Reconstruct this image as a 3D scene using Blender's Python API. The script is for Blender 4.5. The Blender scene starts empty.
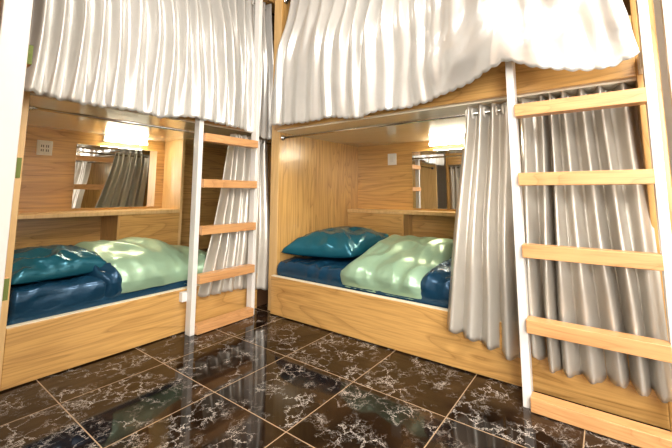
import bpy, bmesh, math, random
from mathutils import Vector, Matrix, noise
random.seed(7)
C = bpy.context.scene.collection
PI = math.pi
SCALE = 0.8          # the layout below is drawn with the eye height as the unit; the finished room is brought to metres at the end

# ------------------------------------------------------------------ materials
def new_mat(name):
    m = bpy.data.materials.new(name); m.use_nodes = True
    nt = m.node_tree; b = nt.nodes['Principled BSDF']
    return m, nt, b
def N(nt, typ, **kw):
    n = nt.nodes.new(typ)
    for k, v in kw.items():
        if k.startswith('i_'):
            key = k[2:]
            key = int(key) if key.isdigit() else key.replace('_', ' ')
            n.inputs[key].default_value = v
        else: setattr(n, k, v)
    return n
def ramp(nt, stops, interp='LINEAR'):
    r = nt.nodes.new('ShaderNodeValToRGB'); e = r.color_ramp.elements; r.color_ramp.interpolation = interp
    while len(e) < len(stops): e.new(0.5)
    for i, (p, c) in enumerate(stops):
        e[i].position = p; e[i].color = (c[0], c[1], c[2], 1)
    return r
def plain(name, col, rough=0.5, metal=0.0, coat=0.0, spec=0.5, bump=0.0, bscale=40):
    m, nt, b = new_mat(name)
    b.inputs['Base Color'].default_value = (*col, 1); b.inputs['Roughness'].default_value = rough
    b.inputs['Metallic'].default_value = metal; b.inputs['Coat Weight'].default_value = coat
    b.inputs['Specular IOR Level'].default_value = spec
    tc = N(nt, 'ShaderNodeTexCoord'); nz = N(nt, 'ShaderNodeTexNoise', i_Scale=bscale, i_Detail=3.0)
    nt.links.new(tc.outputs['Object'], nz.inputs['Vector'])
    mx = N(nt, 'ShaderNodeMix', data_type='RGBA', blend_type='MULTIPLY'); mx.inputs[0].default_value = 0.06
    mx.inputs[6].default_value = (*col, 1); nt.links.new(nz.outputs['Color'], mx.inputs[7])
    nt.links.new(mx.outputs[2], b.inputs['Base Color'])
    if bump:
        bp = N(nt, 'ShaderNodeBump', i_Strength=bump, i_Distance=0.01)
        nt.links.new(nz.outputs['Fac'], bp.inputs['Height']); nt.links.new(bp.outputs['Normal'], b.inputs['Normal'])
    return m
def wood(name, axis, base, dark, rough=0.32, scale=1.0, coat=0.55):
    """honey oak laminate, grain running along `axis`"""
    m, nt, b = new_mat(name)
    tc = N(nt, 'ShaderNodeTexCoord')
    mp = N(nt, 'ShaderNodeMapping')
    sc = [7.0*scale]*3; sc['xyz'.index(axis)] = 0.9*scale
    mp.inputs['Scale'].default_value = sc
    nt.links.new(tc.outputs['Object'], mp.inputs['Vector'])
    big = N(nt, 'ShaderNodeTexNoise', i_Scale=0.8, i_Detail=2.0, i_Roughness=0.45, i_Distortion=0.5)
    nt.links.new(mp.outputs['Vector'], big.inputs['Vector'])
    # growth rings: contour lines of the broad noise
    mul = N(nt, 'ShaderNodeMath', operation='MULTIPLY'); mul.inputs[1].default_value = 13.0
    nt.links.new(big.outputs['Fac'], mul.inputs[0])
    fr = N(nt, 'ShaderNodeMath', operation='FRACT'); nt.links.new(mul.outputs[0], fr.inputs[0])
    rr = ramp(nt, [(0.0, (1,1,1)), (0.10, (0.15,)*3), (0.55, (0,0,0)), (1.0, (0.55,)*3)])
    nt.links.new(fr.outputs[0], rr.inputs['Fac'])
    mp2 = N(nt, 'ShaderNodeMapping'); s2 = [95.0*scale]*3; s2['xyz'.index(axis)] = 3.0*scale
    mp2.inputs['Scale'].default_value = s2
    nt.links.new(tc.outputs['Object'], mp2.inputs['Vector'])
    fine = N(nt, 'ShaderNodeTexNoise', i_Scale=1.0, i_Detail=3.0, i_Roughness=0.6)
    nt.links.new(mp2.outputs['Vector'], fine.inputs['Vector'])
    fr2 = ramp(nt, [(0.42, (0,0,0)), (0.75, (1,1,1))]); nt.links.new(fine.outputs['Fac'], fr2.inputs['Fac'])
    mp3 = N(nt, 'ShaderNodeMapping'); s3 = [1.6*scale]*3; s3['xyz'.index(axis)] = 0.5*scale
    mp3.inputs['Scale'].default_value = s3
    nt.links.new(tc.outputs['Object'], mp3.inputs['Vector'])
    wide = N(nt, 'ShaderNodeTexNoise', i_Scale=1.5, i_Detail=2.0); nt.links.new(mp3.outputs['Vector'], wide.inputs['Vector'])
    a = N(nt, 'ShaderNodeMath', operation='MULTIPLY'); a.inputs[1].default_value = 0.55; nt.links.new(rr.outputs['Color'], a.inputs[0])
    c = N(nt, 'ShaderNodeMath', operation='MULTIPLY_ADD'); c.inputs[1].default_value = 0.48
    nt.links.new(fr2.outputs['Color'], c.inputs[0]); nt.links.new(a.outputs[0], c.inputs[2])
    d = N(nt, 'ShaderNodeMath', operation='MULTIPLY_ADD'); d.inputs[1].default_value = 0.5
    sb = N(nt, 'ShaderNodeMath', operation='SUBTRACT'); sb.inputs[1].default_value = 0.45; nt.links.new(wide.outputs['Fac'], sb.inputs[0])
    nt.links.new(sb.outputs[0], d.inputs[0]); nt.links.new(c.outputs[0], d.inputs[2]); d.use_clamp = True
    mx = N(nt, 'ShaderNodeMix', data_type='RGBA'); mx.inputs[6].default_value = (*base, 1); mx.inputs[7].default_value = (*dark, 1)
    nt.links.new(d.outputs[0], mx.inputs[0]); nt.links.new(mx.outputs[2], b.inputs['Base Color'])
    b.inputs['Roughness'].default_value = rough; b.inputs['Coat Weight'].default_value = coat; b.inputs['Coat Roughness'].default_value = 0.17
    return m
WB, WD = (0.68, 0.39, 0.125), (0.28, 0.128, 0.028)
M = {}
for ax in 'xyz': M['wood_'+ax] = wood('oak_laminate_grain_'+ax, ax, WB, WD)
LB, LD = (0.69, 0.365, 0.15), (0.42, 0.185, 0.06)
for ax in 'xyz': M['rung_'+ax] = wood('pale_oak_grain_'+ax, ax, LB, LD, rough=0.4, scale=1.6, coat=0.1)
M['edge'] = wood('pale_oak_edge', 'z', (0.74, 0.49, 0.22), (0.56, 0.33, 0.12), rough=0.4, coat=0.1)
for ax in 'xy': M['deck_'+ax] = wood('glossy_pale_deck_'+ax, ax, (0.84, 0.79, 0.64), (0.76, 0.70, 0.53), rough=0.07, coat=1.0)
M['cream'] = plain('cream_edge_band', (0.86, 0.76, 0.56), 0.35)
M['white'] = plain('white_paint', (0.84, 0.82, 0.78), 0.28, coat=0.2)
M['offwhite'] = plain('warm_white_panel', (0.83, 0.77, 0.70), 0.4)
M['dimmed_white'] = plain('dimmed_white_paint', (0.50, 0.465, 0.43), 0.4)  # ladder white darkened in the colour to offset the strong light on it
M['wall'] = plain('white_wall_paint', (0.80, 0.76, 0.70), 0.8)
M['plastic'] = plain('white_plastic', (0.85, 0.82, 0.76), 0.25)
M['dark'] = plain('dark_slot', (0.02, 0.018, 0.015), 0.5)
M['brown'] = plain('dark_brown_board', (0.10, 0.045, 0.02), 0.5)
M['green_core'] = plain('green_board_core', (0.12, 0.15, 0.03), 0.8, bump=0.2, bscale=90)
M['chrome'] = plain('brushed_steel', (0.62, 0.60, 0.56), 0.18, metal=1.0)
M['ring'] = plain('ivory_eyelet', (0.80, 0.77, 0.70), 0.25)
M['mirror'] = plain('mirror_glass', (0.93, 0.94, 0.92), 0.01, metal=1.0)

def satin(name, col, rough=0.33, metal=0.2, sheen=0.0, weave=260, aniso=0.0, bump=0.05):
    m, nt, b = new_mat(name)
    tc = N(nt, 'ShaderNodeTexCoord')
    nz = N(nt, 'ShaderNodeTexNoise', i_Scale=9.0, i_Detail=3.0, i_Roughness=0.55); nt.links.new(tc.outputs['Object'], nz.inputs['Vector'])
    dk = tuple(c*0.86 for c in col)
    mx = N(nt, 'ShaderNodeMix', data_type='RGBA'); mx.inputs[6].default_value = (*dk, 1); mx.inputs[7].default_value = (*col, 1)
    nt.links.new(nz.outputs['Fac'], mx.inputs[0]); nt.links.new(mx.outputs[2], b.inputs['Base Color'])
    b.inputs['Roughness'].default_value = rough; b.inputs['Metallic'].default_value = metal
    b.inputs['Sheen Weight'].default_value = sheen
    if bump:
        n2 = N(nt, 'ShaderNodeTexNoise', i_Scale=30.0, i_Detail=2.0); nt.links.new(tc.outputs['Object'], n2.inputs['Vector'])
        bp = N(nt, 'ShaderNodeBump', i_Strength=bump, i_Distance=0.02)
        nt.links.new(n2.outputs['Fac'], bp.inputs['Height']); nt.links.new(bp.outputs['Normal'], b.inputs['Normal'])
    return m
M['satin_white'] = satin('white_satin', (0.63, 0.615, 0.58), 0.28, 0.45)
M['satin_silver'] = satin('silver_satin', (0.62, 0.58, 0.51), 0.28, 0.45)
M['satin_green'] = satin('pale_green_satin', (0.33, 0.50, 0.34), 0.28, 0.25, bump=0.08)
M['satin_teal'] = satin('teal_satin', (0.013, 0.125, 0.18), 0.22, 0.40, bump=0.10)
M['satin_navy'] = satin('navy_satin', (0.010, 0.058, 0.12), 0.24, 0.35, bump=0.10)

def emit(name, col, s):
    m, nt, b = new_mat(name)
    b.inputs['Base Color'].default_value = (*col, 1)
    b.inputs['Emission Color'].default_value = (*col, 1); b.inputs['Emission Strength'].default_value = s
    return m
M['fill_pane'] = emit('glowing_fill_pane', (0.95, 0.97, 1.0), 2.5)  # glow for the pane of the added, unseen window
M['lamp'] = emit('warm_white_tube', (1.0, 0.91, 0.70), 70.0)

def floor_mat():
    m, nt, b = new_mat('brown_marble_tile')
    L = nt.links.new
    tc = N(nt, 'ShaderNodeTexCoord')
    mp = N(nt, 'ShaderNodeMapping'); mp.inputs['Scale'].default_value = (1/SCALE,)*3
    L(tc.outputs['Object'], mp.inputs['Vector'])
    sep = N(nt, 'ShaderNodeSeparateXYZ'); L(mp.outputs['Vector'], sep.inputs[0])
    masks = []; cells = []
    for o, off in (('X', 0.675-0.5060*8), ('Y', 0.640-0.5040*12)):
        per = 0.5060 if o == 'X' else 0.5040
        s = N(nt, 'ShaderNodeMath', operation='SUBTRACT'); s.inputs[1].default_value = off; L(sep.outputs[o], s.inputs[0])
        d = N(nt, 'ShaderNodeMath', operation='DIVIDE'); d.inputs[1].default_value = per; L(s.outputs[0], d.inputs[0])
        p = N(nt, 'ShaderNodeMath', operation='PINGPONG'); p.inputs[1].default_value = 0.5; L(d.outputs[0], p.inputs[0])
        lt = N(nt, 'ShaderNodeMath', operation='LESS_THAN'); lt.inputs[1].default_value = 0.0048; L(p.outputs[0], lt.inputs[0])
        fl = N(nt, 'ShaderNodeMath', operation='FLOOR'); L(d.outputs[0], fl.inputs[0])
        masks.append(lt); cells.append(fl)
    grout = N(nt, 'ShaderNodeMath', operation='MAXIMUM'); L(masks[0].outputs[0], grout.inputs[0]); L(masks[1].outputs[0], grout.inputs[1])
    # every tile is cut from another spot of the stone
    cx = N(nt, 'ShaderNodeCombineXYZ'); L(cells[0].outputs[0], cx.inputs[0]); L(cells[1].outputs[0], cx.inputs[1])
    wn = N(nt, 'ShaderNodeTexWhiteNoise', noise_dimensions='3D'); L(cx.outputs[0], wn.inputs['Vector'])
    sv = N(nt, 'ShaderNodeVectorMath', operation='SCALE'); sv.inputs[3].default_value = 13.0; L(wn.outputs['Color'], sv.inputs[0])
    add = N(nt, 'ShaderNodeVectorMath', operation='ADD'); L(mp.outputs['Vector'], add.inputs[0]); L(sv.outputs[0], add.inputs[1])
    # warped coordinates for crackled veins
    nz = N(nt, 'ShaderNodeTexNoise', i_Scale=11.0, i_Detail=6.0, i_Roughness=0.75); L(add.outputs[0], nz.inputs['Vector'])
    sb = N(nt, 'ShaderNodeVectorMath', operation='SUBTRACT'); sb.inputs[1].default_value = (0.5,)*3; L(nz.outputs['Color'], sb.inputs[0])
    s2 = N(nt, 'ShaderNodeVectorMath', operation='SCALE'); s2.inputs[3].default_value = 0.16; L(sb.outputs[0], s2.inputs[0])
    wv = N(nt, 'ShaderNodeVectorMath', operation='ADD'); L(add.outputs[0], wv.inputs[0]); L(s2.outputs[0], wv.inputs[1])
    v = N(nt, 'ShaderNodeTexVoronoi', feature='DISTANCE_TO_EDGE', i_Scale=12.5); L(wv.outputs[0], v.inputs['Vector'])
    vr = ramp(nt, [(0.0, (0.95,)*3), (0.010, (0.5,)*3), (0.026, (0,0,0))]); L(v.outputs['Distance'], vr.inputs['Fac'])
    v2 = N(nt, 'ShaderNodeTexVoronoi', feature='DISTANCE_TO_EDGE', i_Scale=26.0); L(wv.outputs[0], v2.inputs['Vector'])
    vr2 = ramp(nt, [(0.0, (0.6,)*3), (0.04, (0,0,0))]); L(v2.outputs['Distance'], vr2.inputs['Fac'])
    mk = N(nt, 'ShaderNodeTexNoise', i_Scale=6.5, i_Detail=3.0); L(add.outputs[0], mk.inputs['Vector'])
    mkr = ramp(nt, [(0.48, (0,0,0)), (0.60, (1,1,1))]); L(mk.outputs['Fac'], mkr.inputs['Fac'])
    mk2 = N(nt, 'ShaderNodeTexNoise', i_Scale=9.0, i_Detail=2.0); 
    ad2 = N(nt, 'ShaderNodeVectorMath', operation='ADD'); ad2.inputs[1].default_value = (4.7, 2.2, 0); L(add.outputs[0], ad2.inputs[0]); L(ad2.outputs[0], mk2.inputs['Vector'])
    mkr2 = ramp(nt, [(0.55, (0,0,0)), (0.70, (1,1,1))]); L(mk2.outputs['Fac'], mkr2.inputs['Fac'])
    m1 = N(nt, 'ShaderNodeMath', operation='MULTIPLY'); L(vr.outputs['Color'], m1.inputs[0]); L(mkr.outputs['Color'], m1.inputs[1])
    m2 = N(nt, 'ShaderNodeMath', operation='MULTIPLY'); L(vr2.outputs['Color'], m2.inputs[0]); L(mkr2.outputs['Color'], m2.inputs[1])
    vein = N(nt, 'ShaderNodeMath', operation='MAXIMUM'); L(m1.outputs[0], vein.inputs[0]); L(m2.outputs[0], vein.inputs[1])
    bl = N(nt, 'ShaderNodeTexNoise', i_Scale=4.5, i_Detail=5.0, i_Roughness=0.62); L(wv.outputs[0], bl.inputs['Vector'])
    br = ramp(nt, [(0.32, (0.005, 0.003, 0.002)), (0.52, (0.015, 0.008, 0.0045)), (0.74, (0.055, 0.030, 0.014))]); L(bl.outputs['Fac'], br.inputs['Fac'])
    mx = N(nt, 'ShaderNodeMix', data_type='RGBA'); L(vein.outputs[0], mx.inputs[0]); L(br.outputs['Color'], mx.inputs[6]); mx.inputs[7].default_value = (0.80, 0.72, 0.64, 1)
    mg = N(nt, 'ShaderNodeMix', data_type='RGBA'); L(grout.outputs[0], mg.inputs[0]); L(mx.outputs[2], mg.inputs[6]); mg.inputs[7].default_value = (0.34, 0.235, 0.14, 1)
    L(mg.outputs[2], b.inputs['Base Color'])
    rg = N(nt, 'ShaderNodeMath', operation='MULTIPLY_ADD'); rg.inputs[1].default_value = 0.4; rg.inputs[2].default_value = 0.06; L(grout.outputs[0], rg.inputs[0])
    L(rg.outputs[0], b.inputs['Roughness'])
    b.inputs['Specular IOR Level'].default_value = 0.28
    return m
M['floor'] = floor_mat()

# ------------------------------------------------------------------ object helpers
ORG = {}
def thing(name, label, cat, loc=(0,0,0), group=None, rotz=None):
    o = bpy.data.objects.new(name, None); C.objects.link(o)
    o.empty_display_size = 0.05
    o.location = loc; o.rotation_euler = (0,0,rotz or 0)
    o['label'] = label; o['category'] = cat
    if group: o['group'] = group
    ORG[o] = Vector(loc) if rotz is None else Vector((0,0,0))
    return o
def obj(name, bm, mat, parent=None, smooth=False, label=None, loc=None):
    """one mesh object; vertices come in place coordinates (a turned thing's in its own)"""
    org = ORG.get(parent, Vector((0,0,0))) if parent else Vector(loc or (0,0,0))
    if org.length: bmesh.ops.translate(bm, vec=-org, verts=bm.verts)
    bmesh.ops.recalc_face_normals(bm, faces=bm.faces)
    me = bpy.data.meshes.new(name); bm.to_mesh(me); bm.free()
    if smooth:
        for p in me.polygons: p.use_smooth = True
    mats = mat if isinstance(mat, (list, tuple)) else [mat]
    for mm in mats: me.materials.append(mm)
    o = bpy.data.objects.new(name, me); C.objects.link(o)
    if parent: o.parent = parent
    else: o.location = org
    ORG[o] = org
    if label: o['label'] = label
    return o
def tag(o, label, cat, group=None):
    o['label'] = label; o['category'] = cat
    if group: o['group'] = group
    return o
def struct(name, bm, mat):
    o = obj(name, bm, mat); o['kind'] = 'structure'; return o
def box(bm, x0, x1, y0, y1, z0, z1, bev=0.004, seg=2):
    r = bmesh.ops.create_cube(bm, size=1.0); vs = r['verts']
    bmesh.ops.scale(bm, vec=(abs(x1-x0), abs(y1-y0), abs(z1-z0)), verts=vs)
    bmesh.ops.translate(bm, vec=((x0+x1)/2, (y0+y1)/2, (z0+z1)/2), verts=vs)
    if bev:
        es = {e for v in vs for e in v.link_edges}
        bmesh.ops.bevel(bm, geom=list(es), offset=bev, segments=seg, affect='EDGES', profile=0.5)
    return bm
def B(*a, **k): return box(bmesh.new(), *a, **k)
def tube(bm, p0, p1, r, seg=14, caps=True):
    p0 = Vector(p0); p1 = Vector(p1); d = p1-p0
    r_ = bmesh.ops.create_cone(bm, cap_ends=caps, segments=seg, radius1=r, radius2=r, depth=d.length)
    bmesh.ops.transform(bm, matrix=Matrix.Translation((p0+p1)/2) @ d.to_track_quat('Z', 'Y').to_matrix().to_4x4(), verts=r_['verts'])
    return bm
def torus(bm, c, axis, R, r, n=20, k=8):
    q = Vector(axis).to_track_quat('Z', 'Y').to_matrix(); c = Vector(c); rings = []
    for i in range(n):
        a = 2*PI*i/n
        rings.append([bm.verts.new(c + q @ Vector(((R+r*math.cos(2*PI*j/k))*math.cos(a), (R+r*math.cos(2*PI*j/k))*math.sin(a), r*math.sin(2*PI*j/k)))) for j in range(k)])
    for i in range(n):
        for j in range(k):
            bm.faces.new((rings[i][j], rings[(i+1)%n][j], rings[(i+1)%n][(j+1)%k], rings[i][(j+1)%k]))
    return bm
def lerp(a, b, t): return a+(b-a)*t
def smooth(t): t = max(0.0, min(1.0, t)); return t*t*(3-2*t)
def interp(pts, x):
    if x <= pts[0][0]: 
        return pts[0][1]
    for (x0, y0), (x1, y1) in zip(pts, pts[1:]):
        if x <= x1: return lerp(y0, y1, (x-x0)/(x1-x0) if x1 > x0 else 0)
    return pts[-1][1]
def ipos(lst, s):          # value of a list at a fractional index, running on past both ends
    i = int(math.floor(s)); i = max(0, min(len(lst)-2, i)); return lerp(lst[i], lst[i+1], s-i)
def nz(x, y, z): return noise.noise(Vector((x, y, z)))
def ridged(x, y, z): return 1-2*math.sqrt(nz(x, y, z)**2+0.004)

# ------------------------------------------------------------------ the room
fl = bmesh.new(); box(fl, -1.15, 3.62, -2.6, 3.90, -0.06, 0.0, bev=0); struct('floor', fl, M['floor'])
struct('wall_back', B(-1.15, 3.62, 3.84, 3.90, 0, 3.4, bev=0), M['wall'])
struct('wall_right', B(3.60, 3.66, -2.6, 3.90, 0, 3.4, bev=0), M['wall'])
struct('wall_left', B(-1.21, -1.15, -2.6, 3.90, 0, 3.4, bev=0), M['wall'])
struct('wall_front', B(-1.15, 3.62, -2.66, -2.6, 0, 3.4, bev=0), M['wall'])
struct('ceiling', B(-1.15, 3.62, -2.6, 3.90, 3.4, 3.46, bev=0), M['wall'])
# white door at the right edge, past the right bunk
d = bmesh.new(); box(d, 2.12, 2.17, -1.25, -0.264, 0.01, 3.05)
dr = struct('door_1', d, M['offwhite'])
fr = bmesh.new(); box(fr, 2.11, 2.20, -1.33, -1.26, 0, 3.12); box(fr, 2.11, 2.20, -1.33, -0.264, 3.06, 3.12)
obj('door_frame', fr, M['offwhite'], dr)
pn = bmesh.new()
for z0, z1 in ((0.25, 1.25), (1.45, 2.85)): box(pn, 2.114, 2.122, -1.12, -0.33, z0, z1, bev=0.003)
obj('door_panel', pn, M['offwhite'], dr)
hd = bmesh.new(); tube(hd, (2.12, -1.18, 1.35), (2.07, -1.18, 1.35), 0.012); tube(hd, (2.07, -1.18, 1.35), (2.07, -1.05, 1.35), 0.011)
obj('door_handle', hd, M['chrome'], dr, smooth=True)

# unseen window added to the left wall as fill light, behind the camera's shoulder
wf = bmesh.new()
for a in ((-1.15, -1.09, -2.25, -0.45, 2.62, 2.70), (-1.15, -1.09, -2.25, -0.45, 0.92, 1.0), (-1.15, -1.09, -2.25, -2.19, 1.0, 2.62), (-1.15, -1.09, -0.51, -0.45, 1.0, 2.62), (-1.15, -1.11, -1.37, -1.33, 1.0, 2.62)): box(wf, *a)
wn_ = struct('fill_window_1', wf, M['white'])
obj('pane', B(-1.149, -1.14, -2.19, -0.51, 1.0, 2.62, bev=0), M['fill_pane'], wn_)
# ------------------------------------------------------------------ bunk beds
HI = 3.2
# left bunk: its long front at y = 2.5, looking down -y
lb = thing('bunk_bed', 'oak bunk bed on the left, with mirror, wall socket and teal pillow in its niche', 'bunk bed', (1.7, 2.5, 0), 'oak bunk beds')
o = obj('base_board', B(0.526, 2.19, 2.50, 2.54, 0.006, 0.305), M['wood_x'], lb)
obj('edge_band', B(0.526, 2.19, 2.502, 2.54, 0.305, 0.311, bev=0.002), M['cream'], o, label='cream top edge of the board')
obj('platform', B(0.526, 2.9, 2.54, 3.75, 0.0, 0.28, bev=0), M['brown'], lb)
obj('end_panel', B(0.496, 0.526, 2.50, 3.78, 0.0, HI), M['edge'], lb)
obj('end_panel', B(2.90, 2.93, 2.50, 3.78, 0.0, HI), M['wood_z'], lb)
obj('back_panel', B(0.526, 2.90, 3.75, 3.78, 0.28, HI, bev=0), M['wood_x'], lb)
obj('upper_deck', B(0.526, 2.90, 2.54, 3.75, 1.545, 1.62, bev=0), M['deck_x'], lb)
obj('front_rail', B(0.526, 2.90, 2.50, 2.54, 1.555, 1.86), M['wood_x'], lb)
obj('roof_board', B(0.526, 2.90, 2.54, 3.75, 2.87, 2.90, bev=0), M['wood_x'], lb)
obj('front_header', B(0.526, 2.90, 2.50, 2.53, 2.87, HI), M['wood_x'], lb)
p = obj('partition', B(1.945, 1.975, 3.40, 3.75, 0.28, 1.545), M['edge'], lb)
hc = obj('shelf_top', B(0.526, 1.945, 3.385, 3.75, 0.808, 0.842), M['edge'], lb)
obj('shelf_front', B(1.405, 1.945, 3.40, 3.42, 0.28, 0.808, bev=0.002), M['wood_x'], lb)
obj('shelf_divider', B(1.385, 1.405, 3.40, 3.75, 0.28, 0.808, bev=0.002), M['wood_z'], lb)

# right bunk: its long front at x = 2.16, looking down -x
rb = thing('bunk_bed', 'oak bunk bed on the right with a tall pale end panel and lit niche', 'bunk bed', (2.16, 1.07, 0), 'oak bunk beds')
o = obj('base_board', B(2.16, 2.20, -0.155, 2.30, 0.006, 0.308), M['wood_y'], rb)
obj('edge_band', B(2.162, 2.20, -0.155, 2.30, 0.308, 0.314, bev=0.002), M['cream'], o, label='cream top edge of the board')
obj('platform', B(2.20, 3.53, -0.155, 2.30, 0.0, 0.28, bev=0), M['brown'], rb)
o = obj('end_panel', B(2.226, 3.58, 2.30, 2.395, 0.0, HI), M['wood_z'], rb)
obj('edge_band', B(2.22, 2.226, 2.30, 2.395, 0.0, HI, bev=0.002), M['edge'], o, label='paler front edge of the panel')
obj('end_panel', B(2.16, 3.58, -0.240, -0.155, 0.0, HI), M['wood_z'], rb)
obj('back_panel', B(3.50, 3.53, -0.155, 2.30, 0.28, HI, bev=0), M['wood_y'], rb)
obj('upper_deck', B(2.20, 3.50, -0.155, 2.30, 1.545, 1.62, bev=0), M['deck_y'], rb)
obj('front_rail', B(2.16, 2.20, -0.155, 2.30, 1.555, 1.86), M['wood_y'], rb)
obj('roof_board', B(2.21, 3.50, -0.155, 2.30, 2.87, 2.90, bev=0), M['wood_y'], rb)
obj('front_header', B(2.16, 2.21, -0.155, 2.30, 2.87, HI), M['wood_y'], rb)
obj('shelf_top', B(3.275, 3.50, -0.155, 2.30, 0.796, 0.830), M['edge'], rb)
obj('shelf_front', B(3.29, 3.31, 1.645, 2.30, 0.28, 0.796, bev=0.002), M['wood_y'], rb)
obj('shelf_divider', B(3.29, 3.50, 1.625, 1.645, 0.28, 0.796, bev=0.002), M['wood_z'], rb)

# third bunk, seen only in the mirrors: front at x = 0.175, looking down +x
tb = thing('bunk_bed', 'oak bunk bed behind the ladder with green rung ends', 'bunk bed', (0.175, 1.9, 0), 'oak bunk beds')
obj('base_board', B(0.135, 0.175, 1.33, 2.40, 0.006, 0.308), M['wood_y'], tb)
obj('platform', B(-1.0, 0.135, 1.33, 2.40, 0.0, 0.28, bev=0), M['brown'], tb)
obj('end_panel', B(-1.0, 0.175, 2.40, 2.44, 0.0, HI), M['wood_z'], tb)
obj('end_panel', B(-1.0, 0.175, 1.29, 1.33, 0.0, HI), M['wood_z'], tb)
obj('upper_deck', B(-1.0, 0.135, 1.33, 2.40, 1.545, 1.62, bev=0), M['deck_y'], tb)
obj('front_rail', B(0.135, 0.175, 1.33, 2.40, 1.555, 1.86), M['wood_y'], tb)

# ------------------------------------------------------------------ ladders
def ladder(label, loc, rotz, left_h, bracket=None, ends=False, proud=0.032, paint='white'):
    t = thing('bunk_ladder', label, 'ladder', loc, 'white ladders with oak rungs', rotz)
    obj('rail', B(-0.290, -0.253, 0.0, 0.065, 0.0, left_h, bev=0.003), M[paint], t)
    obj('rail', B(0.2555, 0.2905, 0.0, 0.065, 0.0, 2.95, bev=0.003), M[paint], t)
    for k in range(5):
        z = 0.004+0.346*k
        r = obj('rung', B(-0.2525, 0.255, -proud, 0.04, z, z+0.062, bev=0.003), M['rung_x'], t)
        if ends:
            obj('rung_end', B(-0.2545, -0.2525, -proud+0.001, 0.0, z+0.001, z+0.061, bev=0), M['green_core'], r, label='bare green board core at the end of the rung')
    if bracket:
        obj('bracket', B(*bracket, bev=0.002), M['white'], t)
    return t
ladder('white ladder with five oak rungs against the left bunk', (1.786, 2.398, 0), 0, 1.66, (-0.326, -0.25, 0.060, 0.101, 0.228, 0.292))
ladder('large white ladder with five oak rungs against the right bunk', (1.985, 0.0875, 0), -PI/2, 1.70, (0.25, 0.285, 0.065, 0.175, 1.56, 1.64))
ladder('white ladder at the left picture edge showing green rung ends', (0.268, 1.632, 0), PI/2, 2.95, None, True, 0.019, 'dimmed_white')

# ------------------------------------------------------------------ curtain rods
def rod(label, a, b):
    a = Vector(a); b = Vector(b); d = (b-a).normalized()
    t = thing('curtain_rod', label, 'curtain rod', (a+b)/2, 'steel curtain rods')
    obj('rod', tube(bmesh.new(), a, b, 0.011), M['chrome'], t, smooth=True)
    for p, s in ((a, 1), (b, -1)):
        bm = bmesh.new(); tube(bm, p, p+d*s*0.014, 0.024); tube(bm, p, p+d*s*0.03, 0.014)
        obj('rod_socket', bm, M['chrome'], t, smooth=True)
rod('steel curtain rod across the lower left bunk opening', (0.526, 2.565, 1.478), (2.90, 2.565, 1.478))
rod('steel curtain rod across the lower right bunk opening', (2.262, -0.155, 1.497), (2.262, 2.30, 1.497))
rod('steel curtain rod above the upper left bunk opening', (0.526, 2.572, 2.80), (2.90, 2.572, 2.80))
rod('steel curtain rod above the upper right bunk opening', (2.262, -0.155, 2.80), (2.262, 2.30, 2.80))
rod('steel curtain rod of the bunk behind the green-ended ladder', (0.105, 1.33, 1.497), (0.105, 2.40, 1.497))

# ------------------------------------------------------------------ curtains
def curtain(label, axis, plane, out, top, bot, ztop, hem, off, amp_t, amp_b, mat, rows=56, per=24, group=None,
            ripple=0.012, seed=0, scal=0.055, scald=0.010, eyelets=None, rodz=None, apow=1.0, sharp=1.0, splay=1.0, ampf=None, swell=None, pw=(1.0, 1.0)):
    """pleated cloth: fold crests at positions `top` along the rod and `bot` along the hem; `off(a,t)` carries it out from the rod's plane"""
    n = len(top); bm = bmesh.new(); cols = []
    ns = int((n)*per)
    ss = [-0.5+n*i/ns for i in range(ns+1)]
    alen = 0; prev = None
    for s in ss:
        at, ab = ipos(top, s), ipos(bot, s)
        c0 = math.cos(2*PI*s)
        c = math.copysign(abs(c0)**sharp, c0)
        alen += abs(ab-prev) + amp_b*0.5/per if prev is not None else 0; prev = ab
        zb = interp(hem, ab)-scald*abs(math.sin(PI*alen/scal))
        c1 = c; col = []
        for j in range(rows+1):
            t = j/rows
            c = 2*((c1+1)/2)**lerp(pw[0], pw[1], t)-1
            a = lerp(at, ab, t**splay)
            z = lerp(ztop, zb, t)
            amp = lerp(amp_t, amp_b, t**apow)*(0.8+1.0*nz(s*0.61+seed, 3.1, t*0.8))*(ampf(a) if ampf else 1)
            o = off(a, t) + amp*c + ripple*min(1, t*3)*(nz(a*3.5+seed, z*1.3, seed)+0.30*nz(a*7, z*3.5, seed+4))
            if swell: o += swell(a)*min(1, t*2)*(nz(a*3.1+z*1.1, z*2.6-a*0.9, 17.0)+0.25*ridged(a*6+z*2, z*4, 5.0))
            a += ripple*0.7*nz(s*0.5, z*2.0, seed+9)
            if axis == 'x': col.append(bm.verts.new((a, plane+out*o, z)))
            else: col.append(bm.verts.new((plane+out*o, a, z)))
        cols.append(col)
    for i in range(ns):
        for j in range(rows):
            bm.faces.new((cols[i][j], cols[i+1][j], cols[i+1][j+1], cols[i][j+1]))
    bmesh.ops.recalc_face_normals(bm, faces=bm.faces)
    bmesh.ops.solidify(bm, geom=bm.faces[:], thickness=0.0025)
    mid = sum(top)/n
    loc = (mid, plane, ztop) if axis == 'x' else (plane, mid, ztop)
    t = thing('curtain', label, 'curtain', loc, group)
    obj('cloth', bm, mat, t, smooth=True)
    if eyelets:
        for s in eyelets:
            a = ipos(top, s)
            c = (a, plane, rodz) if axis == 'x' else (plane, a, rodz)
            obj('eyelet', torus(bmesh.new(), c, (1,0,0) if axis == 'x' else (0,1,0), 0.026, 0.0065), M['ring'], t, smooth=True)
    return t

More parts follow.
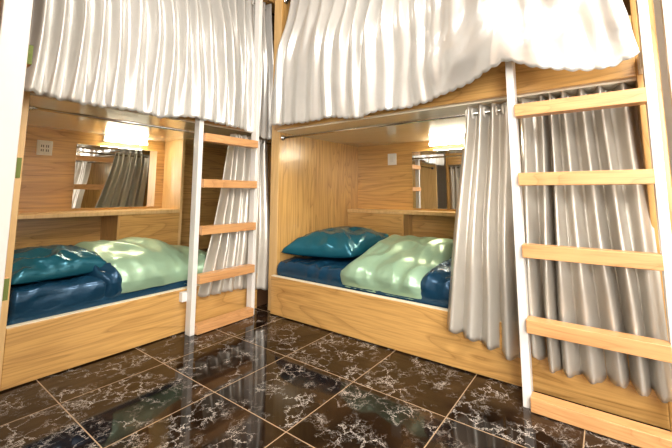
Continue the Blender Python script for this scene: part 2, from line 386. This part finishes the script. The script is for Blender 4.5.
# upper left
def off_ul(a, t):
    over = 1-smooth((a-1.76)/0.22)
    return lerp(0.0, 0.10, smooth(t/0.55)) + over*0.095*smooth((t-0.1)/0.75)
top = [0.56, 0.64, 0.74, 0.84, 0.93, 1.05, 1.17, 1.27, 1.38, 1.47, 1.58, 1.70, 1.79, 1.87, 1.96, 2.06, 2.15, 2.22, 2.28]
bot = [0.50, 0.585, 0.68, 0.79, 0.90, 1.01, 1.13, 1.24, 1.35, 1.46, 1.57, 1.69, 1.78, 1.87, 1.95, 2.05, 2.13, 2.20, 2.26]
curtain('long white satin curtain over the upper left bunk, hanging above the socket and mirror niche', 'x', 2.565, -1, top, bot, 2.855,
        [(0.45, 1.535), (0.62, 1.515), (0.80, 1.512), (0.98, 1.528), (1.21, 1.515), (1.40, 1.555), (1.60, 1.548), (1.79, 1.535), (1.90, 1.56), (2.2, 1.50)],
        off_ul, 0.046, 0.014, M['satin_white'], group='white upper bunk curtains', seed=1.3, apow=1.5, ripple=0.022, scal=0.055, eyelets=[k+0.25 for k in range(12, 16)], rodz=2.80)
# upper right
def off_ur(a, t):
    r = 1-smooth((a-0.38)/0.55)
    return lerp(0.0, 0.165, smooth(t/0.6)) + r*0.180*smooth((t-0.05)/0.75)
top = [0.10, 0.17, 0.25, 0.34, 0.44, 0.55, 0.67, 0.80, 0.95, 1.05, 1.16, 1.27, 1.40, 1.52, 1.66, 1.80, 1.93, 2.06, 2.17]
bot = [-0.105, -0.03, 0.07, 0.20, 0.34, 0.47, 0.62, 0.77, 0.90, 1.03, 1.15, 1.28, 1.41, 1.54, 1.67, 1.82, 1.96, 2.10, 2.22]
curtain('wide white satin curtain over the upper right bunk, draped over the big ladder rail', 'y', 2.262, -1, top, bot, 2.855,
        [(-0.2, 1.616), (-0.13, 1.586), (-0.05, 1.556), (0.08, 1.561), (0.22, 1.601), (0.3, 1.646), (0.355, 1.671), (0.45, 1.646), (0.57, 1.616), (0.78, 1.581), (1.0, 1.561), (1.2, 1.566), (1.33, 1.536), (1.45, 1.546), (1.6, 1.578), (1.9, 1.568), (2.25, 1.586)],
        off_ur, 0.048, 0.015, M['satin_white'], group='white upper bunk curtains', seed=6.1, ripple=0.034, apow=1.5, scal=0.055, ampf=lambda a: lerp(0.30, 1.0, smooth((a-0.5)/0.6)), swell=lambda a: 0.085*(1-smooth((a-0.6)/0.5)))
# lower left
curtain('gathered silver satin curtain hanging behind the left ladder', 'x', 2.565, -1,
        [1.935, 1.985, 2.04, 2.12, 2.20, 2.29], [1.655, 1.76, 1.87, 1.97, 2.10, 2.24], 1.515,
        [(1.5, 0.25), (1.6, 0.235), (1.95, 0.225), (2.10, 0.19), (2.3, 0.15)], lambda a, t: 0.09*smooth(t/0.75),
        0.034, 0.024, M['satin_silver'], group='silver lower bunk curtains', seed=2.2, eyelets=[k+0.25 for k in range(5)], rodz=1.478, splay=1.1, ripple=0.016, pw=(1.2, 0.7))
# lower right, two widths of cloth
curtain('pale satin curtain bunched just left of the big ladder', 'y', 2.262, -1,
        [0.645, 0.575, 0.505, 0.435], [0.745, 0.65, 0.55, 0.46], 1.538,
        [(0.36, 0.15), (0.42, 0.155), (0.55, 0.19), (0.65, 0.205), (0.74, 0.23), (0.82, 0.25)], lambda a, t: 0.14*smooth(t/0.75),
        0.036, 0.040, M['satin_silver'], group='silver lower bunk curtains', seed=3.7, pw=(1.2, 0.7), eyelets=[-0.25, 0.25, 1.25, 2.25, 2.75], rodz=1.497)
curtain('pleated silver satin curtain hanging behind the rungs of the big ladder', 'y', 2.262, -1,
        [0.34, 0.255, 0.205, 0.145, 0.068, -0.012, -0.105], [0.325, 0.255, 0.195, 0.10, 0.0, -0.07, -0.14], 1.542,
        [(-0.2, 0.15), (-0.08, 0.17), (0.0, 0.18), (0.07, 0.163), (0.2, 0.16), (0.27, 0.175), (0.36, 0.25)], lambda a, t: 0.155*smooth(t/0.75),
        0.066, 0.062, M['satin_silver'], group='silver lower bunk curtains', seed=5.2, pw=(1.8, 0.55), eyelets=[k+0.25 for k in range(6)], rodz=1.497)
# third bunk
curtain('silver curtain closing the lower bunk behind the green-ended ladder', 'y', 0.105, 1,
        [1.37+0.09*k for k in range(12)], [1.37+0.09*k for k in range(12)], 1.538, [(1, 0.33), (3, 0.33)], lambda a, t: 0.0,
        0.026, 0.026, M['satin_silver'], rows=24, per=10, group='silver lower bunk curtains', seed=8.2)

# ------------------------------------------------------------------ bedding
def catmull(pts, n):
    out = []
    P = [pts[0]]+list(pts)+[pts[-1]]
    for i in range(len(pts)-1):
        p0, p1, p2, p3 = [Vector(q) for q in P[i:i+4]]
        for k in range(n):
            t = k/n
            out.append(0.5*((2*p1)+(p2-p0)*t+(2*p0-5*p1+4*p2-p3)*t*t+(3*p1-p0-3*p2+p3)*t**3))
    out.append(Vector(pts[-1])); return out
def loft(axis, prof, a0, a1, zb, edge=0.08, scale=lambda a: 1.0, wr=0.012, freq=5.0, seed=0, stretch=(1.0, 1.0), inset=0.02, na=90, nn=12):
    """soft cover: profile (out, z) swept along a, its ends rounded down to height zb, wrinkled along its normals; closed underneath"""
    pr = catmull(prof, nn); bm = bmesh.new(); cols = []
    f0 = a0 if callable(a0) else (lambda v: a0); f1 = a1 if callable(a1) else (lambda v: a1)
    for i in range(na+1):
        u = i/na; col = []
        for j, p in enumerate(pr):
            v = j/(len(pr)-1)
            s0, s1 = f0(v), f1(v)
            uu = u
            a = lerp(s0, s1, uu)
            dist = min(a-s0, s1-a) if s1 > s0 else min(s0-a, a-s1)
            e = 1.0 if dist >= edge else math.sqrt(max(0, 1-(1-dist/edge)**2))
            t = pr[min(j+1, len(pr)-1)]-pr[max(j-1, 0)]
            nrm = Vector((-t.y, t.x)); nrm.normalize()
            if nrm.y < -0.2 : nrm = -nrm
            x, z = p.x, p.y
            if z > zb: z = zb+(z-zb)*scale(a)
            wa = a+0.10*nz(a*2.2, p.x*2.2, seed); wx = p.x+0.10*nz(a*2.2+7, p.x*2.2, seed)
            w = wr*e*(ridged(wa*freq*stretch[0]+seed, wx*freq*stretch[1], z*freq)+0.28*ridged(a*freq*2.3*stretch[0], p.x*freq*1.7*stretch[1]+seed, z*freq*2))
            ed = min(1, v*6, (1-v)*6)
            x += nrm.x*w*ed; z += nrm.y*w*ed
            if z > zb: z = zb+(z-zb)*(0.12+0.88*e)
            x += (1-e)*inset*(1 if p.x < (prof[0][0]+prof[-1][0])/2 else -1)
            col.append(bm.verts.new((a, x, z) if axis == 'x' else (x, a, z)))
        cols.append(col)
    m = len(pr)
    for i in range(na):
        for j in range(m-1):
            bm.faces.new((cols[i][j], cols[i+1][j], cols[i+1][j+1], cols[i][j+1]))
    # underside follows what the cover lies on
    under = []
    for i in range(na+1):
        row = []
        for j, v in enumerate(cols[i]):
            q = v.co.copy(); up = j < m/2
            if q.z > zb+0.002: q.z = zb+0.002
            dx = inset*(1 if up else -1)*(1.0 if pr[j].y < zb else 0.0)
            if axis == 'x': q.y += dx
            else: q.x += dx
            row.append(bm.verts.new(q))
        under.append(row)
    for i in range(na):
        for j in range(m-1):
            bm.faces.new((under[i][j+1], under[i+1][j+1], under[i+1][j], under[i][j]))
        for j in (0, m-1):
            bm.faces.new((cols[i][j], under[i][j], under[i+1][j], cols[i+1][j]))
    for i in (0, na):
        for j in range(m-1):
            bm.faces.new((cols[i][j], cols[i][j+1], under[i][j+1], under[i][j]))
    return bm
def pillow(c00, c10, c11, c01, z0, h, lift=lambda u, v: 0, wr=0.01, freq=6.0, seed=0, nu=56, nv=44):
    """stuffed case: two bulging faces meeting in a seam, pulled into corners"""
    bm = bmesh.new(); T = []; U = []
    for i in range(nu+1):
        u = -1+2*i/nu; rt = []; ru = []
        for j in range(nv+1):
            v = -1+2*j/nv
            pu = u*(1-0.10*(1-v*v)*abs(u)**3*0+0.0); pv = v
            bx = 1-0.05*(1-abs(v)**2)*abs(u)**2; by = 1-0.05*(1-abs(u)**2)*abs(v)**2
            su, sv = (u*bx+1)/2, (v*by+1)/2
            x = lerp(lerp(c00[0], c10[0], su), lerp(c01[0], c11[0], su), sv)
            y = lerp(lerp(c00[1], c10[1], su), lerp(c01[1], c11[1], su), sv)
            b = (max(0, 1-abs(u)**2.6)*max(0, 1-abs(v)**2.6))**0.46
            w = wr*(ridged(x*freq+seed, y*freq, 0)+0.35*ridged(x*freq*2.2, y*freq*1.3+seed, 2)+0.2*math.sin(14*math.atan2(v, u)+seed)*(abs(u*v)))
            zz = z0+lift(u, v)
            k = min(1, b*2.2)
            rt.append(bm.verts.new((x, y, zz+0.30*h+0.70*h*b+w*k)))
            if i in (0, nu) or j in (0, nv): ru.append(rt[-1])
            else: ru.append(bm.verts.new((x, y, zz+0.30*h*(1-b)+0.0*w)))
        T.append(rt); U.append(ru)
    for i in range(nu):
        for j in range(nv):
            bm.faces.new((T[i][j], T[i+1][j], T[i+1][j+1], T[i][j+1]))
            q = (U[i][j+1], U[i+1][j+1], U[i+1][j], U[i][j])
            bm.faces.new(q)
    return bm

# mattresses in navy satin sheets
bm = loft('x', [(2.545, 0.282), (2.543, 0.35), (2.552, 0.405), (2.60, 0.425), (2.85, 0.428), (3.1, 0.428), (3.32, 0.425), (3.365, 0.40), (3.375, 0.282)], 0.53, 2.89, 0.282, edge=0.03, wr=0.012, freq=6, seed=1.1, stretch=(1.4, 0.6), na=150)
tag(obj('mattress', bm, M['satin_navy'], smooth=True, loc=(1.7, 2.95, 0.28)), 'mattress in a navy satin sheet on the left lower bunk', 'mattress', 'mattresses in navy satin sheets')
bm = loft('y', [(2.215, 0.284), (2.211, 0.35), (2.22, 0.405), (2.27, 0.425), (2.5, 0.428), (2.9, 0.428), (3.2, 0.425), (3.25, 0.40), (3.265, 0.284)], -0.145, 2.29, 0.284, edge=0.03, wr=0.015, freq=6, seed=4.4, stretch=(1.4, 0.6), na=150)
tag(obj('mattress', bm, M['satin_navy'], smooth=True, loc=(2.7, 1.07, 0.28)), 'mattress in a navy satin sheet on the right lower bunk', 'mattress', 'mattresses in navy satin sheets')

# left duvet: green face, navy lining turned out at its near end
ld = thing('duvet', 'thick pale green satin duvet folded on the left lower bunk', 'duvet', (1.4, 2.9, 0.43), 'pale green duvets')
prof = [(2.541, 0.330), (2.530, 0.40), (2.548, 0.47), (2.61, 0.525), (2.74, 0.575), (2.92, 0.610), (3.10, 0.600), (3.25, 0.545), (3.34, 0.435)]
obj('cover', loft('x', prof, lambda v: 1.04-0.14*smooth(v*1.3)+0.02*math.sin(11*v), lambda v: 1.86+0.03*v, 0.43, edge=0.10,
    scale=lambda a: interp([(0.8, 1.0), (1.35, 1.03), (1.55, 0.85), (1.75, 0.45), (1.9, 0.15)], a), wr=0.036, freq=3.0, seed=2.7, stretch=(1.3, 0.8), na=120, nn=14), M['satin_green'], ld, smooth=True)
prof = [(2.541, 0.328), (2.530, 0.41), (2.545, 0.48), (2.61, 0.53), (2.74, 0.565), (2.92, 0.595), (3.06, 0.605), (3.18, 0.57), (3.25, 0.435)]
obj('lining', loft('x', prof, lambda v: 0.975-0.13*smooth(v*1.3), lambda v: 1.13-0.13*smooth(v*1.3), 0.43, edge=0.05, wr=0.026, freq=8.0, seed=9.3, na=50, nn=14), M['satin_navy'], ld, smooth=True, label='navy lining showing at the turned end')
prof = [(2.545, 0.328), (2.533, 0.41), (2.55, 0.455), (2.61, 0.470), (2.80, 0.474), (3.0, 0.474), (3.2, 0.46), (3.26, 0.435)]
obj('turned_layer', loft('x', prof, 0.535, 1.0, 0.43, edge=0.03, wr=0.020, freq=6.0, seed=3.3, na=70, nn=14, stretch=(0.7, 1.6)), M['satin_navy'], ld, smooth=True, label='navy layer lying open under the pillow')
# left pillow
tag(obj('pillow', pillow((0.532, 2.545), (1.05, 2.60), (1.0, 3.22), (0.532, 3.24), 0.478, 0.130, wr=0.040, freq=5.5, seed=6.6), M['satin_teal'], smooth=True, loc=(0.75, 2.9, 0.49)),
    'teal satin pillow on the left lower bunk, against its end panel', 'pillow', 'teal satin pillows')
# right pillow, lying across the head of the bed
tag(obj('pillow', pillow((2.235, 2.275), (2.44, 1.665), (3.21, 1.67), (3.22, 2.275), 0.434, 0.205, lift=lambda u, v: 0.01+0.01*v, wr=0.034, freq=4.2, seed=1.9), M['satin_teal'], smooth=True, loc=(2.75, 1.97, 0.43)),
    'plump teal satin pillow on the right lower bunk beside the tall end panel', 'pillow', 'teal satin pillows')
# right duvet
rd = thing('duvet', 'pale green satin duvet hanging over the mattress of the right lower bunk', 'duvet', (2.7, 1.27, 0.43), 'pale green duvets')
prof = [(2.208, 0.322), (2.199, 0.38), (2.208, 0.435), (2.27, 0.475), (2.42, 0.515), (2.62, 0.565), (2.82, 0.595), (3.0, 0.585), (3.15, 0.53), (3.24, 0.43)]
obj('cover', loft('y', prof, lambda v: 1.595+0.02*v+0.018*math.sin(9*v+0.6), lambda v: 0.945-0.03*v+0.015*math.sin(8*v), 0.43, edge=0.09, wr=0.040, freq=3.4, seed=7.4, stretch=(1.2, 0.9), na=110, nn=14), M['satin_green'], rd, smooth=True)
prof = [(2.210, 0.324), (2.203, 0.38), (2.212, 0.445), (2.27, 0.49), (2.42, 0.51), (2.62, 0.53), (2.85, 0.54), (3.0, 0.52), (3.1, 0.43)]
obj('lining', loft('y', prof, lambda v: 1.0-0.03*v, lambda v: 0.66, 0.43, edge=0.07, wr=0.018, freq=7.0, seed=5.5, na=60, nn=14), M['satin_navy'], rd, smooth=True, label='navy lining showing at the folded end')

# ------------------------------------------------------------------ fittings in the niches
m_ = tag(obj('mirror', B(1.14, 1.86, 3.740, 3.749, 0.862, 1.437, bev=0.002), M['mirror'], loc=(1.5, 3.745, 0.862)), 'frameless mirror above the shelf in the left bunk niche', 'mirror', 'bunk niche mirrors')
m_ = tag(obj('mirror', B(3.490, 3.499, 0.86, 1.612, 0.850, 1.440, bev=0.002), M['mirror'], loc=(3.495, 1.2, 0.85)), 'frameless mirror above the shelf in the right bunk niche', 'mirror', 'bunk niche mirrors')
# double outlet on the left niche wall
t = thing('power_outlet', 'white double wall socket left of the mirror in the left bunk', 'power outlet', (0.915, 3.75, 1.375))
obj('cover_plate', B(0.862, 0.968, 3.738, 3.75, 1.313, 1.437, bev=0.004), M['plastic'], t)
obj('face', B(0.878, 0.952, 3.733, 3.740, 1.325, 1.425, bev=0.003), M['plastic'], t)
for cx in (0.898, 0.932):
    bm = bmesh.new()
    for cz, w in ((1.388, 0.004), (1.352, 0.004)):
        box(bm, cx-0.009, cx-0.004, 3.7315, 3.735, cz-0.010, cz+0.010, bev=0); box(bm, cx+0.004, cx+0.009, 3.7315, 3.735, cz-0.010, cz+0.010, bev=0)
    obj('socket_slots', bm, M['dark'], t)
t = thing('light_switch', 'small white light switch on the niche wall of the right bunk', 'light switch', (3.50, 1.85, 1.375))
obj('cover_plate', B(3.488, 3.50, 1.795, 1.90, 1.312, 1.438, bev=0.004), M['plastic'], t)
obj('rocker', B(3.482, 3.490, 1.825, 1.87, 1.345, 1.405, bev=0.003), M['ring'], t)
# tube lamps under the upper deck
t = thing('tube_lamp', 'glowing white tube lamp above the left bunk mirror', 'lamp', (1.54, 3.75, 1.50), 'niche tube lamps')
obj('housing', B(1.345, 1.745, 3.715, 3.75, 1.482, 1.54, bev=0.004), M['plastic'], t)
obj('diffuser', B(1.355, 1.735, 3.690, 3.715, 1.484, 1.508, bev=0.010, seg=4), M['lamp'], t, smooth=True)
t = thing('tube_lamp', 'glowing white tube lamp above the right bunk mirror', 'lamp', (3.50, 1.18, 1.50), 'niche tube lamps')
obj('housing', B(3.465, 3.50, 0.95, 1.41, 1.482, 1.54, bev=0.004), M['plastic'], t)
obj('diffuser', B(3.440, 3.465, 0.965, 1.395, 1.484, 1.508, bev=0.010, seg=4), M['lamp'], t, smooth=True)

# ------------------------------------------------------------------ light
def area(name, loc, size, power, col, rot=(0,0,0)):
    l = bpy.data.lights.new(name, 'AREA'); l.shape = 'RECTANGLE'; l.size = size[0]; l.size_y = size[1]; l.energy = power; l.color = col
    o = bpy.data.objects.new(name, l); C.objects.link(o); o.location = loc; o.rotation_euler = rot; return o
area('ceiling_panel_light', (0.75, 1.2, 3.36), (0.7, 0.7), 16, (1.0, 0.96, 0.90))
area('ceiling_panel_light', (0.7, -1.4, 3.36), (1.2, 1.0), 62, (1.0, 0.96, 0.90))
area('window_fill_light', (-1.07, -1.35, 1.81), (1.5, 1.6), 52, (1.0, 0.98, 0.95), (0, -PI/2, 0))  # added fill light set in the made-up window, brightens the bunk fronts
w = bpy.data.worlds.new('World'); bpy.context.scene.world = w; w.use_nodes = True
w.node_tree.nodes['Background'].inputs[0].default_value = (1, 0.95, 0.88, 1); w.node_tree.nodes['Background'].inputs[1].default_value = 0.3

# ------------------------------------------------------------------ camera
cam = bpy.data.cameras.new('camera'); co = bpy.data.objects.new('camera', cam); C.objects.link(co)
cam.sensor_width = 36; cam.lens = 357.3/672*36; cam.shift_y = -71.2/672; cam.clip_start = 0.02
rt = Vector((0.599374, -0.800465, 0.002697)); dn = Vector((0.092293, 0.06576, -0.993558)); fw = Vector((0.795131, 0.595762, 0.113292))
co.matrix_world = Matrix(((rt.x, -dn.x, -fw.x, 0), (rt.y, -dn.y, -fw.y, 0), (rt.z, -dn.z, -fw.z, 1.0), (0, 0, 0, 1)))
bpy.context.scene.camera = co

# ------------------------------------------------------------------ to metres
for me in bpy.data.meshes: me.transform(Matrix.Scale(SCALE, 4))
for o in bpy.data.objects:
    o.location = o.location*SCALE
    if o.type == 'LIGHT': o.data.size *= SCALE; o.data.size_y *= SCALE
vs = bpy.context.scene.view_settings
vs.view_transform = 'Standard'; vs.look = 'None'; vs.gamma = 1.0; vs.use_curve_mapping = False
vs.exposure = 0.55
